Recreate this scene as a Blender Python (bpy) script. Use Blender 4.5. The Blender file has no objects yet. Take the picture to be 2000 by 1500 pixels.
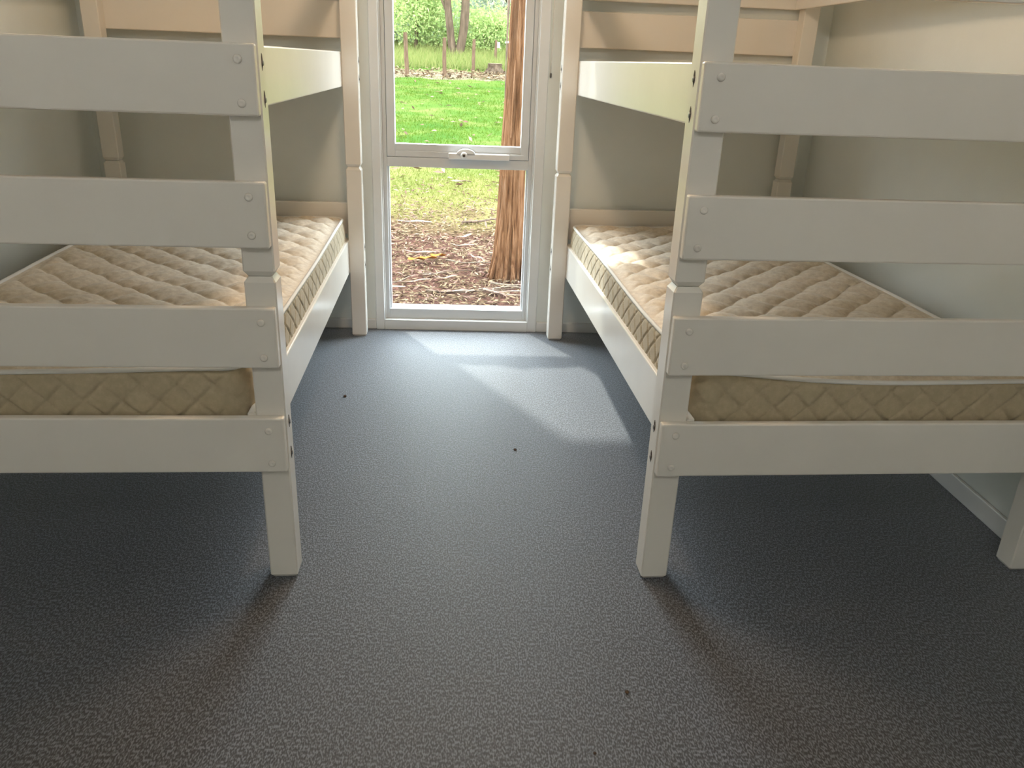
import bpy, bmesh, math, random
import numpy as np
from mathutils import Matrix, Vector

sc = bpy.context.scene
COL = sc.collection

# ------------------------------------------------------------------ camera
F_PX, PITCH, YAW, ROLL, CAM_H = 1552.85, 0.3842, 0.0618, -0.0393, 1.2272
cam_d = bpy.data.cameras.new('camera')
cam = bpy.data.objects.new('camera', cam_d)
COL.objects.link(cam)
cy_, sy_, cp_, sp_ = math.cos(YAW), math.sin(YAW), math.cos(PITCH), math.sin(PITCH)
r0 = Vector((cy_, -sy_, 0)); fw = Vector((sy_ * cp_, cy_ * cp_, -sp_)); u0 = Vector((sy_ * sp_, cy_ * sp_, cp_))
rt = math.cos(ROLL) * r0 - math.sin(ROLL) * u0
up = math.sin(ROLL) * r0 + math.cos(ROLL) * u0
cam.matrix_world = Matrix(((rt.x, up.x, -fw.x, 0), (rt.y, up.y, -fw.y, 0), (rt.z, up.z, -fw.z, CAM_H), (0, 0, 0, 1)))
cam_d.sensor_width = 36.0
cam_d.lens = F_PX / 2000 * 36.0
cam_d.clip_start = 0.02
cam_d.clip_end = 300
sc.camera = cam

# ------------------------------------------------------------------ sky, sun, exposure
SKY_STRENGTH = 12.5
SUN_STRENGTH = 4.5
LAMP_STRENGTH = 62.0
FILL_STRENGTH = 180.0  # unseen lamp added to brighten the board fronts
world = bpy.data.worlds.new('hazy_sky')
sc.world = world
world.use_nodes = True
wn = world.node_tree
bg = wn.nodes['Background']
tc = wn.nodes.new('ShaderNodeTexCoord')
sep = wn.nodes.new('ShaderNodeSeparateXYZ')
ramp = wn.nodes.new('ShaderNodeValToRGB')
wn.links.new(tc.outputs['Generated'], sep.inputs[0])
wn.links.new(sep.outputs['Z'], ramp.inputs[0])
wn.links.new(ramp.outputs[0], bg.inputs[0])
ramp.color_ramp.elements[0].position = 0.0
ramp.color_ramp.elements[0].color = (0.95, 0.97, 1.0, 1)
ramp.color_ramp.elements[1].position = 0.8
ramp.color_ramp.elements[1].color = (0.78, 0.89, 1.0, 1)
bg.inputs[1].default_value = SKY_STRENGTH

sun_d = bpy.data.lights.new('sun', 'SUN')
sun = bpy.data.objects.new('sun', sun_d)
COL.objects.link(sun)
sun_d.energy = SUN_STRENGTH
sun_d.angle = math.radians(2.2)
sun_d.color = (1.0, 0.96, 0.88)
sun.rotation_euler = Vector((0.55, -1.0, -1.72)).to_track_quat('-Z', 'Y').to_euler()
sun.location = (-4, 12, 16)

sc.view_settings.view_transform = 'Standard'
sc.view_settings.look = 'None'
sc.view_settings.gamma = 1.0
sc.view_settings.use_curve_mapping = False
sc.view_settings.exposure = 0.1
sc.cycles.use_denoising = True
sc.cycles.max_bounces = 14
sc.cycles.diffuse_bounces = 8
sc.cycles.transparent_max_bounces = 16
sc.cycles.sample_clamp_indirect = 12.0

rng = np.random.default_rng(7)
random.seed(7)

# ------------------------------------------------------------------ helpers
def tag(o, label=None, cat=None, group=None, kind=None):
    if label: o['label'] = label
    if cat: o['category'] = cat
    if group: o['group'] = group
    if kind: o['kind'] = kind
    return o

def empty(name, loc=(0, 0, 0), rz=0.0):
    o = bpy.data.objects.new(name, None)
    COL.objects.link(o)
    o.location = loc
    o.rotation_euler = (0, 0, rz)
    o.empty_display_size = 0.1
    return o

def link_mesh(name, me, mat, parent=None):
    if mat is not None:
        if isinstance(mat, (list, tuple)):
            for m in mat: me.materials.append(m)
        elif not me.materials:
            me.materials.append(mat)
    o = bpy.data.objects.new(name, me)
    COL.objects.link(o)
    if parent is not None: o.parent = parent
    return o

def np_mesh(name, verts, faces, smooth=False, mat_idx=None):
    """verts (n,3) array, faces (m,k) int array with one k."""
    verts = np.asarray(verts, dtype=np.float32); faces = np.asarray(faces, dtype=np.int32)
    me = bpy.data.meshes.new(name)
    k = faces.shape[1]; m = faces.shape[0]
    me.vertices.add(len(verts)); me.vertices.foreach_set('co', verts.ravel())
    me.loops.add(m * k); me.loops.foreach_set('vertex_index', faces.ravel())
    me.polygons.add(m)
    me.polygons.foreach_set('loop_start', np.arange(0, m * k, k, dtype=np.int32))
    me.polygons.foreach_set('use_smooth', np.full(m, smooth, dtype=bool))
    if mat_idx is not None: me.polygons.foreach_set('material_index', np.asarray(mat_idx, dtype=np.int32))
    me.update(calc_edges=True)
    me.validate()
    return me

def bm_obj(name, bm, mat, parent=None, smooth=False):
    me = bpy.data.meshes.new(name)
    bmesh.ops.recalc_face_normals(bm, faces=bm.faces)
    bm.to_mesh(me); bm.free()
    if smooth: me.polygons.foreach_set('use_smooth', [True] * len(me.polygons))
    return link_mesh(name, me, mat, parent)

def box_bm(x0, x1, y0, y1, z0, z1, bev=0.0, seg=2, bm=None):
    b = bmesh.new()
    vs = [b.verts.new((x, y, z)) for x in (x0, x1) for y in (y0, y1) for z in (z0, z1)]
    for q in ((0, 1, 3, 2), (4, 6, 7, 5), (0, 4, 5, 1), (2, 3, 7, 6), (0, 2, 6, 4), (1, 5, 7, 3)):
        b.faces.new([vs[i] for i in q])
    if bev > 0:
        bmesh.ops.bevel(b, geom=b.edges[:], offset=bev, segments=seg, affect='EDGES', profile=0.5)
    if bm is not None:
        tmp = bpy.data.meshes.new('tmp'); b.to_mesh(tmp); b.free(); bm.from_mesh(tmp); bpy.data.meshes.remove(tmp)
        return bm
    return b

def box(name, x0, x1, y0, y1, z0, z1, mat, parent=None, bev=0.0, seg=2):
    if x1 < x0: x0, x1 = x1, x0
    return bm_obj(name, box_bm(x0, x1, y0, y1, z0, z1, bev, seg), mat, parent)

def tube(pts, radii, seg=8, cap=True):
    """verts, faces(quads as np) of a tube along pts."""
    pts = np.asarray(pts, float); n = len(pts)
    radii = np.full(n, radii) if np.isscalar(radii) else np.asarray(radii)
    tan = np.gradient(pts, axis=0); tan /= np.linalg.norm(tan, axis=1)[:, None] + 1e-12
    ref = np.array([0, 0, 1.0]) if abs(tan[0, 2]) < 0.9 else np.array([1.0, 0, 0])
    V = []
    a = np.linspace(0, 2 * np.pi, seg, endpoint=False)
    for i in range(n):
        s = np.cross(tan[i], ref); s /= np.linalg.norm(s); t = np.cross(s, tan[i]); ref = t if False else ref
        V.append(pts[i] + radii[i] * (np.cos(a)[:, None] * s + np.sin(a)[:, None] * t))
    V = np.concatenate(V)
    Fq = []
    for i in range(n - 1):
        for j in range(seg):
            k = (j + 1) % seg
            Fq.append((i * seg + j, i * seg + k, (i + 1) * seg + k, (i + 1) * seg + j))
    if cap:
        c0 = len(V); V = np.concatenate([V, pts[:1], pts[-1:]])
        for j in range(seg):
            k = (j + 1) % seg
            Fq.append((c0, k, j, j)); Fq.append((c0 + 1, (n - 1) * seg + j, (n - 1) * seg + k, (n - 1) * seg + k))
    return V, Fq

def tube_obj(name, pts, radii, mat, parent=None, seg=8, smooth=True):
    V, Fq = tube(pts, radii, seg)
    me = bpy.data.meshes.new(name)
    me.from_pydata([tuple(v) for v in V], [], [tuple(dict.fromkeys(f)) for f in Fq])
    me.polygons.foreach_set('use_smooth', [smooth] * len(me.polygons))
    me.update()
    return link_mesh(name, me, mat, parent)

def lathe_obj(name, prof, mat, parent=None, seg=24, axis='Z', smooth=True):
    """prof: list of (r, h) ; axis direction of h."""
    bm = bmesh.new(); rings = []
    for r, h in prof:
        ring = []
        for j in range(seg):
            a = 2 * math.pi * j / seg
            p = (r * math.cos(a), r * math.sin(a), h)
            if axis == 'Y': p = (r * math.cos(a), h, r * math.sin(a))
            if axis == 'X': p = (h, r * math.cos(a), r * math.sin(a))
            ring.append(bm.verts.new(p))
        rings.append(ring)
    for a, b in zip(rings, rings[1:]):
        for j in range(seg):
            bm.faces.new((a[j], a[(j + 1) % seg], b[(j + 1) % seg], b[j]))
    bm.faces.new(rings[0]); bm.faces.new(rings[-1])
    return bm_obj(name, bm, mat, parent, smooth)

# ------------------------------------------------------------------ materials
def new_mat(name):
    m = bpy.data.materials.new(name); m.use_nodes = True
    nt = m.node_tree; b = nt.nodes['Principled BSDF']
    return m, nt, b

def N(nt, t, **kw):
    n = nt.nodes.new(t)
    for k, v in kw.items(): setattr(n, k, v)
    return n

def obj_coord(nt, scale=(1, 1, 1)):
    t = N(nt, 'ShaderNodeTexCoord'); mp = N(nt, 'ShaderNodeMapping')
    mp.inputs['Scale'].default_value = scale
    nt.links.new(t.outputs['Object'], mp.inputs[0])
    return mp.outputs[0]

def noise(nt, co, scale, detail=2.0, rough=0.5):
    n = N(nt, 'ShaderNodeTexNoise')
    n.inputs['Scale'].default_value = scale; n.inputs['Detail'].default_value = detail; n.inputs['Roughness'].default_value = rough
    nt.links.new(co, n.inputs['Vector'])
    return n.outputs['Fac']

def cramp(nt, fac, stops):
    r = N(nt, 'ShaderNodeValToRGB')
    el = r.color_ramp.elements
    while len(el) < len(stops): el.new(0.5)
    for e, (p, c) in zip(el, stops): e.position = p; e.color = (*c, 1)
    nt.links.new(fac, r.inputs[0])
    return r.outputs[0]

def bump(nt, b, h, strength, dist):
    n = N(nt, 'ShaderNodeBump')
    n.inputs['Strength'].default_value = strength; n.inputs['Distance'].default_value = dist
    nt.links.new(h, n.inputs['Height']); nt.links.new(n.outputs[0], b.inputs['Normal'])
    return n

def paint_mat(name, col, rough=0.4, var=0.04, bscale=60.0, bstr=0.12):
    m, nt, b = new_mat(name)
    co = obj_coord(nt)
    f = noise(nt, co, 6.0, 4.0)
    lo = tuple(c * (1 - var) for c in col); hi = tuple(min(1, c * (1 + var)) for c in col)
    nt.links.new(cramp(nt, f, [(0.3, lo), (0.7, hi)]), b.inputs['Base Color'])
    b.inputs['Roughness'].default_value = rough
    bump(nt, b, noise(nt, co, bscale, 3.0), bstr, 0.002)
    return m

M = {}
M['white'] = paint_mat('white_bed_paint', (0.83, 0.80, 0.75), 0.24, 0.02, 60.0, 0.05)
M['wall'] = paint_mat('wall_paint', (0.77, 0.805, 0.785), 0.55, 0.02, 220.0, 0.15)
M['ceil'] = paint_mat('ceiling_paint', (0.78, 0.77, 0.74), 0.8, 0.02)
M['trim'] = paint_mat('trim_paint', (0.72, 0.73, 0.73), 0.4, 0.02)
M['alu'] = paint_mat('powder_coated_aluminium', (0.66, 0.68, 0.70), 0.35, 0.02, 300.0, 0.03)
M['winder'] = paint_mat('white_winder_enamel', (0.83, 0.84, 0.85), 0.3, 0.01)
M['render'] = paint_mat('outside_cladding', (0.6, 0.58, 0.54), 0.8)
M['ply'] = paint_mat('plywood_base', (0.55, 0.42, 0.27), 0.7, 0.1)
M['piping'] = paint_mat('white_piping', (0.86, 0.85, 0.82), 0.7, 0.02, 900.0, 0.3)

m, nt, b = new_mat('dark_bolt_metal'); M['bolt'] = m
b.inputs['Base Color'].default_value = (0.22, 0.21, 0.2, 1); b.inputs['Metallic'].default_value = 0.8
co = obj_coord(nt); nt.links.new(cramp(nt, noise(nt, co, 400, 2), [(0.3, (0.25,) * 3), (0.7, (0.5,) * 3)]), b.inputs['Roughness'])
m, nt, b = new_mat('bolt_hole'); M['hole'] = m
co = obj_coord(nt); nt.links.new(cramp(nt, noise(nt, co, 300, 2), [(0.3, (0.04, 0.035, 0.03)), (0.7, (0.12, 0.10, 0.08))]), b.inputs['Base Color'])
b.inputs['Roughness'].default_value = 0.9

# carpet: fine loop pile in rows, charcoal with paler flecks
m, nt, b = new_mat('charcoal_loop_carpet'); M['carpet'] = m
co = obj_coord(nt); cor = obj_coord(nt, (1.0, 0.45, 1.0))
n1 = noise(nt, cor, 310.0, 0.5); n2 = noise(nt, co, 120.0, 1.0); n3 = noise(nt, co, 2.2, 3.0)
mx = N(nt, 'ShaderNodeMath', operation='MULTIPLY_ADD'); nt.links.new(n1, mx.inputs[0]); mx.inputs[1].default_value = 0.7
m2 = N(nt, 'ShaderNodeMath', operation='MULTIPLY'); nt.links.new(n2, m2.inputs[0]); m2.inputs[1].default_value = 0.3
nt.links.new(m2.outputs[0], mx.inputs[2])
col = cramp(nt, mx.outputs[0], [(0.40, (0.020, 0.023, 0.029)), (0.50, (0.064, 0.071, 0.089)), (0.61, (0.169, 0.183, 0.222))])
mm = N(nt, 'ShaderNodeMix', data_type='RGBA', blend_type='MULTIPLY'); mm.inputs[0].default_value = 1.0
nt.links.new(col, mm.inputs[6])
nt.links.new(cramp(nt, n3, [(0.3, (0.9, 0.9, 0.9)), (0.7, (1.0, 1.0, 1.0))]), mm.inputs[7])
nt.links.new(mm.outputs[2], b.inputs['Base Color'])
b.inputs['Roughness'].default_value = 0.6
b.inputs['Specular IOR Level'].default_value = 0.8
b.inputs['Sheen Weight'].default_value = 1.0
b.inputs['Sheen Roughness'].default_value = 0.35
b.inputs['Sheen Tint'].default_value = (0.9, 0.95, 1.0, 1)
bump(nt, b, mx.outputs[0], 0.3, 0.003)

def fabric_mat(name, c0, c1, c2):
    m, nt, b = new_mat(name)
    co = obj_coord(nt)
    v = N(nt, 'ShaderNodeTexVoronoi'); v.inputs['Scale'].default_value = 42.0
    dn = noise(nt, co, 60.0, 4.0, 0.65)
    nt.links.new(co, v.inputs['Vector'])
    a = N(nt, 'ShaderNodeMath', operation='MULTIPLY_ADD'); nt.links.new(v.outputs['Distance'], a.inputs[0]); a.inputs[1].default_value = 0.12
    nt.links.new(dn, a.inputs[2])
    nt.links.new(cramp(nt, a.outputs[0], [(0.42, c0), (0.58, c1), (0.74, c2)]), b.inputs['Base Color'])
    b.inputs['Roughness'].default_value = 0.75
    b.inputs['Sheen Weight'].default_value = 0.25
    b.inputs['Sheen Roughness'].default_value = 0.4
    bump(nt, b, noise(nt, co, 700.0, 2.0), 0.15, 0.001)
    return m
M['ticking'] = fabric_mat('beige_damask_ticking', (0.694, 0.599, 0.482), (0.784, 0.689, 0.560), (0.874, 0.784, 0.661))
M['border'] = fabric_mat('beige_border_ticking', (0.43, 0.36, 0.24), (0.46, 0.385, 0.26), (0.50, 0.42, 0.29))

m, nt, b = new_mat('window_glass'); M['glass'] = m
nt.nodes.remove(b)
out = nt.nodes['Material Output']
tr = N(nt, 'ShaderNodeBsdfTransparent'); tr.inputs[0].default_value = (0.96, 0.985, 0.97, 1)
gl = N(nt, 'ShaderNodeBsdfGlossy'); gl.inputs['Roughness'].default_value = 0.01
ms = N(nt, 'ShaderNodeMixShader'); ms.inputs[0].default_value = 0.035
nt.links.new(tr.outputs[0], ms.inputs[1]); nt.links.new(gl.outputs[0], ms.inputs[2])
nt.links.new(ms.outputs[0], out.inputs[0])

for key, col, st_ in (('lamp', (1.0, 0.69, 0.40, 1), LAMP_STRENGTH), ('fill_lamp', (1.0, 0.96, 0.92, 1), FILL_STRENGTH)):
    m, nt, b = new_mat(key + '_diffuser'); M[key] = m
    b.inputs['Base Color'].default_value = (0.9, 0.86, 0.8, 1)
    b.inputs['Emission Color'].default_value = col
    b.inputs['Emission Strength'].default_value = st_

def leaf_mat(name, c0, c1, trans=0.45, scale=3.0):
    m, nt, b = new_mat(name)
    out = nt.nodes['Material Output']
    g = N(nt, 'ShaderNodeNewGeometry')
    col = cramp(nt, g.outputs['Random Per Island'], [(0.0, c0), (1.0, c1)])
    nt.links.new(col, b.inputs['Base Color']); b.inputs['Roughness'].default_value = 0.7; b.inputs['Specular IOR Level'].default_value = 0.0
    t = N(nt, 'ShaderNodeBsdfTranslucent'); nt.links.new(col, t.inputs[0])
    ms = N(nt, 'ShaderNodeMixShader'); ms.inputs[0].default_value = trans
    nt.links.new(b.outputs[0], ms.inputs[1]); nt.links.new(t.outputs[0], ms.inputs[2]); nt.links.new(ms.outputs[0], out.inputs[0])
    return m

def bark_mat(name, stops, zs=0.12, scale=40.0, bstr=0.8):
    m, nt, b = new_mat(name)
    co = obj_coord(nt, (1, 1, zs)); f = noise(nt, co, scale, 5.0, 0.65)
    nt.links.new(cramp(nt, f, stops), b.inputs['Base Color'])
    b.inputs['Roughness'].default_value = 0.95; b.inputs['Specular IOR Level'].default_value = 0.05
    bump(nt, b, f, bstr, 0.02)
    return m
M['grass'] = leaf_mat('lawn_blades', (0.036, 0.087, 0.007), (0.081, 0.116, 0.014), 0.4)
def near_dry(nt_, col_socket, dry):
    c_ = obj_coord(nt_); sx_ = N(nt_, 'ShaderNodeSeparateXYZ'); nt_.links.new(c_, sx_.inputs[0])
    w_ = N(nt_, 'ShaderNodeMath', operation='MULTIPLY_ADD'); nt_.links.new(noise(nt_, c_, 0.8, 4.0), w_.inputs[0]); w_.inputs[1].default_value = 5.0; nt_.links.new(sx_.outputs['Y'], w_.inputs[2])
    mr_ = N(nt_, 'ShaderNodeMapRange'); mr_.inputs['From Min'].default_value = 10.0; mr_.inputs['From Max'].default_value = 14.5; nt_.links.new(w_.outputs[0], mr_.inputs['Value'])
    x_ = N(nt_, 'ShaderNodeMix', data_type='RGBA'); nt_.links.new(mr_.outputs[0], x_.inputs[0]); x_.inputs[6].default_value = (*dry, 1); nt_.links.new(col_socket, x_.inputs[7])
    return x_.outputs[2]
gm = M['grass'].node_tree
gcol = [n_ for n_ in gm.nodes if n_.bl_idname == 'ShaderNodeValToRGB'][0].outputs[0]
gtargets = [l.to_socket for l in gcol.links]
gmix = near_dry(gm, gcol, (0.180, 0.176, 0.053))
for t_ in gtargets: gm.links.new(gmix, t_)
M['tallgrass'] = leaf_mat('long_grass_blades', (0.122, 0.164, 0.042), (0.224, 0.220, 0.082), 0.4)
M['leafA'] = leaf_mat('mid_green_leaves', (0.339, 0.455, 0.300), (0.606, 0.670, 0.471), 0.5)
M['leafB'] = leaf_mat('bright_green_leaves', (0.278, 0.395, 0.133), (0.461, 0.515, 0.225), 0.5)
M['leafC'] = leaf_mat('grey_green_leaves', (0.348, 0.400, 0.341), (0.606, 0.609, 0.529), 0.5)
M['litter'] = leaf_mat('dry_gum_leaves', (0.055, 0.032, 0.019), (0.28, 0.20, 0.125), 0.1)
M['litter_pale'] = leaf_mat('bleached_gum_leaves', (0.123, 0.069, 0.050), (0.222, 0.142, 0.116), 0.1)
M['orange'] = leaf_mat('orange_dead_leaf', (0.288, 0.112, 0.024), (0.368, 0.165, 0.048), 0.2)
M['trunk'] = bark_mat('stringy_brown_bark', [(0.30, (0.029, 0.012, 0.005)), (0.44, (0.109, 0.048, 0.022)), (0.56, (0.176, 0.087, 0.044)), (0.70, (0.218, 0.124, 0.075)), (0.82, (0.286, 0.180, 0.120))], 0.05, 75.0, 1.0)
M['greybark'] = bark_mat('grey_brown_bark', [(0.3, (0.038, 0.026, 0.018)), (0.55, (0.084, 0.058, 0.039)), (0.8, (0.145, 0.102, 0.072))], 0.2, 14.0)
M['stick'] = bark_mat('weathered_stick', [(0.3, (0.100, 0.068, 0.048)), (0.6, (0.225, 0.177, 0.138)), (0.8, (0.312, 0.267, 0.226))], 1.0, 25.0, 0.3)
M['darkstick'] = bark_mat('dark_stick', [(0.3, (0.06, 0.04, 0.03)), (0.7, (0.16, 0.11, 0.08))], 1.0, 25.0, 0.3)
M['strip'] = bark_mat('pale_bark_strip', [(0.3, (0.162, 0.105, 0.077)), (0.6, (0.249, 0.178, 0.142)), (0.8, (0.324, 0.251, 0.220))], 1.0, 18.0, 0.3)
M['post'] = bark_mat('weathered_timber', [(0.3, (0.054, 0.032, 0.021)), (0.6, (0.114, 0.071, 0.046)), (0.8, (0.168, 0.113, 0.080))], 0.15, 30.0)
M['sign'] = paint_mat('white_sign_plate', (0.8, 0.8, 0.78), 0.5)
M['concrete'] = paint_mat('pale_concrete', (0.24, 0.23, 0.215), 0.85, 0.1, 40.0, 0.4)

# ground: litter near the house, lawn beyond, leaf band along the fence
m, nt, b = new_mat('yard_ground'); M['ground'] = m
co = obj_coord(nt)
sp = N(nt, 'ShaderNodeSeparateXYZ'); nt.links.new(co, sp.inputs[0])
nb = noise(nt, co, 1.1, 5.0, 0.6); nf = noise(nt, co, 38.0, 4.0, 0.7); nl = noise(nt, obj_coord(nt, (1.0, 1.6, 1.0)), 0.9, 4.0, 0.6)
earth = cramp(nt, nf, [(0.28, (0.029, 0.011, 0.005)), (0.5, (0.072, 0.032, 0.023)), (0.72, (0.162, 0.080, 0.054))])
lawn = cramp(nt, nl, [(0.3, (0.028, 0.069, 0.007)), (0.5, (0.048, 0.084, 0.010)), (0.7, (0.101, 0.108, 0.029))])
lawn = near_dry(nt, lawn, (0.158, 0.137, 0.048))
def sstep(src, off_src, amp, a, bb):
    ad = N(nt, 'ShaderNodeMath', operation='MULTIPLY_ADD'); nt.links.new(off_src, ad.inputs[0]); ad.inputs[1].default_value = amp; nt.links.new(src, ad.inputs[2])
    mr = N(nt, 'ShaderNodeMapRange'); mr.inputs['From Min'].default_value = a; mr.inputs['From Max'].default_value = bb
    nt.links.new(ad.outputs[0], mr.inputs['Value']); return mr.outputs[0]
k1 = sstep(sp.outputs['Y'], nb, 2.4, 7.9, 8.7)
k2 = sstep(sp.outputs['Y'], nb, 1.6, 22.9, 23.2)
k3 = sstep(sp.outputs['Y'], nb, 1.6, 24.6, 25.6)
def mixc(f, a, bcol):
    x = N(nt, 'ShaderNodeMix', data_type='RGBA'); nt.links.new(f, x.inputs[0]); nt.links.new(a, x.inputs[6]); nt.links.new(bcol, x.inputs[7]); return x.outputs[2]
band = cramp(nt, nf, [(0.3, (0.094, 0.061, 0.040)), (0.7, (0.246, 0.197, 0.138))])
c = mixc(k1, earth, lawn); c = mixc(k2, c, band); c = mixc(k3, c, lawn)
k4 = sstep(sp.outputs['Y'], nb, 6.0, 38.0, 46.0)
forest = cramp(nt, noise(nt, co, 0.9, 8.0, 0.75), [(0.35, (0.03, 0.05, 0.018)), (0.55, (0.07, 0.11, 0.035)), (0.7, (0.13, 0.17, 0.07))])
c = mixc(k4, c, forest)
nt.links.new(c, b.inputs['Base Color']); b.inputs['Roughness'].default_value = 0.95; b.inputs['Specular IOR Level'].default_value = 0.05
bump(nt, b, nf, 0.6, 0.03)

# ------------------------------------------------------------------ room shell
XL, XR, YW, YB, ZC, TW = -1.645, 1.562, 3.728, -1.9, 2.4, 0.12
OX0, OX1, OZ1 = -0.40, 0.291, 2.30          # window opening
tag(box('floor', XL - TW, XR + TW, YB - TW, YW, -0.06, 0.0, M['carpet']), 'dark grey loop pile carpet over the whole room', 'floor', kind='structure')
tag(box('ceiling', XL - TW, XR + TW, YB - TW, YW + TW + 0.02, ZC, ZC + 0.15, M['ceil']), 'plain pale ceiling above the bunks', 'ceiling', kind='structure')
tag(box('wall_left', XL - TW, XL, YB - TW, YW + TW, 0.0, ZC, M['wall']), 'pale grey wall behind the left bunk', 'wall', kind='structure')
tag(box('wall_right', XR, XR + TW, YB - TW, YW + TW, 0.0, ZC, M['wall']), 'pale grey wall behind the right bunk', 'wall', kind='structure')
tag(box('wall_back', XL, XR, YB - TW, YB, 0.0, ZC, M['wall']), 'pale grey wall behind the viewer', 'wall', kind='structure')
bm = bmesh.new()
for a in ((XL, OX0, 0.0, ZC), (OX1, XR, 0.0, ZC), (OX0, OX1, OZ1, ZC)):
    box_bm(a[0], a[1], YW, YW + TW, a[2], a[3], bm=bm)
box_bm(XL - TW, XR + TW, YW, YW + TW, -0.3, -0.0005, bm=bm)
tag(bm_obj('wall_far', bm, M['wall']), 'pale grey window wall at the end of the aisle', 'wall', kind='structure')

def baseboard(name, x0, x1, y0, y1, label, h=0.05):
    return tag(box(name, x0, x1, y0, y1, 0.0, h, M['trim'], bev=0.005), label, 'baseboard', kind='structure')
baseboard('baseboard_far_left', XL + 0.012, -0.441, YW - 0.012, YW, 'low skirting left of the window')
baseboard('baseboard_far_right', 0.336, XR - 0.012, YW - 0.012, YW, 'low skirting right of the window')
baseboard('baseboard_left', XL, XL + 0.012, YB, YW, 'low skirting along the left wall', 0.065)
baseboard('baseboard_right', XR - 0.012, XR, YB, YW, 'low skirting along the right wall', 0.065)

# ------------------------------------------------------------------ window
win = tag(empty('window_1', (0, YW, 0)), 'tall narrow white window between the two bunks', 'window', kind='structure')
def wbox(name, x0, x1, y0, y1, z0, z1, mat, parent=win, bev=0.002):
    return box(name, x0, x1, y0, y1, z0, z1, mat, parent, bev)
# coordinates below are relative to the wall face
AX0, AX1 = -0.441, 0.336
wbox('architrave', AX0, OX0, -0.016, 0.0, 0.0, OZ1 + 0.042, M['trim'], bev=0.004)
wbox('architrave', OX1, AX1, -0.016, 0.0, 0.0, OZ1 + 0.042, M['trim'], bev=0.004)
wbox('architrave', OX0, OX1, -0.016, 0.0, OZ1, OZ1 + 0.042, M['trim'], bev=0.004)
wbox('architrave', OX0, OX1, -0.016, 0.03, 0.0, 0.05, M['trim'], bev=0.003)
wbox('reveal', OX0, OX0 + 0.006, 0.0, TW, 0.05, OZ1, M['trim'], bev=0.001)
wbox('reveal', OX1 - 0.006, OX1, 0.0, TW, 0.05, OZ1, M['trim'], bev=0.001)
FX0, FX1 = OX0 + 0.006, OX1 - 0.006
wbox('frame_stile', FX0, FX0 + 0.018, 0.014, 0.09, 0.05, OZ1, M['alu'])
wbox('frame_stile', FX1 - 0.018, FX1, 0.014, 0.09, 0.05, OZ1, M['alu'])
wbox('frame_sill', FX0 + 0.018, FX1 - 0.018, 0.014, 0.10, 0.05, 0.098, M['alu'])
wbox('frame_sill', OX0, OX1, 0.03, TW + 0.03, -0.02, 0.05, M['alu'])
wbox('frame_head', FX0 + 0.018, FX1 - 0.018, 0.014, 0.09, OZ1 - 0.03, OZ1, M['alu'])
wbox('transom', FX0 + 0.018, FX1 - 0.018, 0.010, 0.09, 0.770, 0.812, M['alu'])
pane = wbox('pane', FX0 + 0.016, FX1 - 0.016, 0.044, 0.049, 0.096, 0.772, M['glass'], bev=0)
pane['label'] = 'fixed clear lower pane'
# glazing beads of the lower light
for x0, x1 in ((FX0 + 0.018, FX0 + 0.026), (FX1 - 0.026, FX1 - 0.018)):
    wbox('glazing_bead', x0, x1, 0.03, 0.06, 0.098, 0.770, M['alu'], bev=0.001)
# awning sash
sash = empty('awning_sash', (0, 0, 0)); sash.parent = win
SX0, SX1, SZ0, SZ1 = FX0 + 0.020, FX1 - 0.020, 0.814, OZ1 - 0.032
wbox('sash_stile', SX0, SX0 + 0.036, 0.012, 0.06, SZ0, SZ1, M['alu'], sash)
wbox('sash_stile', SX1 - 0.036, SX1, 0.012, 0.06, SZ0, SZ1, M['alu'], sash)
wbox('sash_rail', SX0 + 0.036, SX1 - 0.036, 0.012, 0.06, SZ0, SZ0 + 0.026, M['alu'], sash)
wbox('sash_rail', SX0 + 0.036, SX1 - 0.036, 0.018, 0.06, SZ0 + 0.026, SZ0 + 0.056, M['alu'], sash)
wbox('sash_rail', SX0 + 0.036, SX1 - 0.036, 0.012, 0.06, SZ1 - 0.05, SZ1, M['alu'], sash)
p2 = wbox('sash_pane', SX0 + 0.034, SX1 - 0.034, 0.038, 0.043, SZ0 + 0.054, SZ1 - 0.048, M['glass'], sash, bev=0)
p2['label'] = 'clear upper pane of the awning sash'
# chain winder
wd = empty('chain_winder', (0, 0, 0)); wd.parent = win
wd['label'] = 'white enamel chain winder on the transom'
wbox('winder_cover', -0.097, 0.178, -0.020, 0.012, 0.8125, 0.838, M['winder'], wd, bev=0.003)
bm = bmesh.new(); n = 20; fr_ = []; bk_ = []
for i in range(n + 1):
    a = math.pi * i / n; x = -0.019 + 0.042 * math.cos(a); z = 0.834 + 0.024 * math.sin(a)
    fr_.append(bm.verts.new((x, -0.026, z))); bk_.append(bm.verts.new((x, 0.012, z)))
bm.faces.new(fr_); bm.faces.new(bk_[::-1])
for i in range(n): bm.faces.new((fr_[i], bk_[i], bk_[i + 1], fr_[i + 1]))
bm.faces.new((fr_[0], fr_[-1], bk_[-1], bk_[0]))
bmesh.ops.bevel(bm, geom=[e for e in bm.edges if e.verts[0].co.y < -0.02 and e.verts[1].co.y < -0.02], offset=0.004, segments=2, affect='EDGES')
bm_obj('winder_hood', bm, M['winder'], wd)
kb = lathe_obj('winder_hub', [(0.006, -0.046), (0.012, -0.045), (0.014, -0.038), (0.015, -0.022), (0.015, -0.012)], M['winder'], wd, 20, 'Y')
kb.location = (-0.027, 0, 0.832)
kh = lathe_obj('winder_socket', [(0.0062, -0.0468), (0.0062, -0.0455)], M['hole'], wd, 16, 'Y', False)
kh.location = (-0.027, 0, 0.832); kh['label'] = 'dark crank socket'
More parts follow.
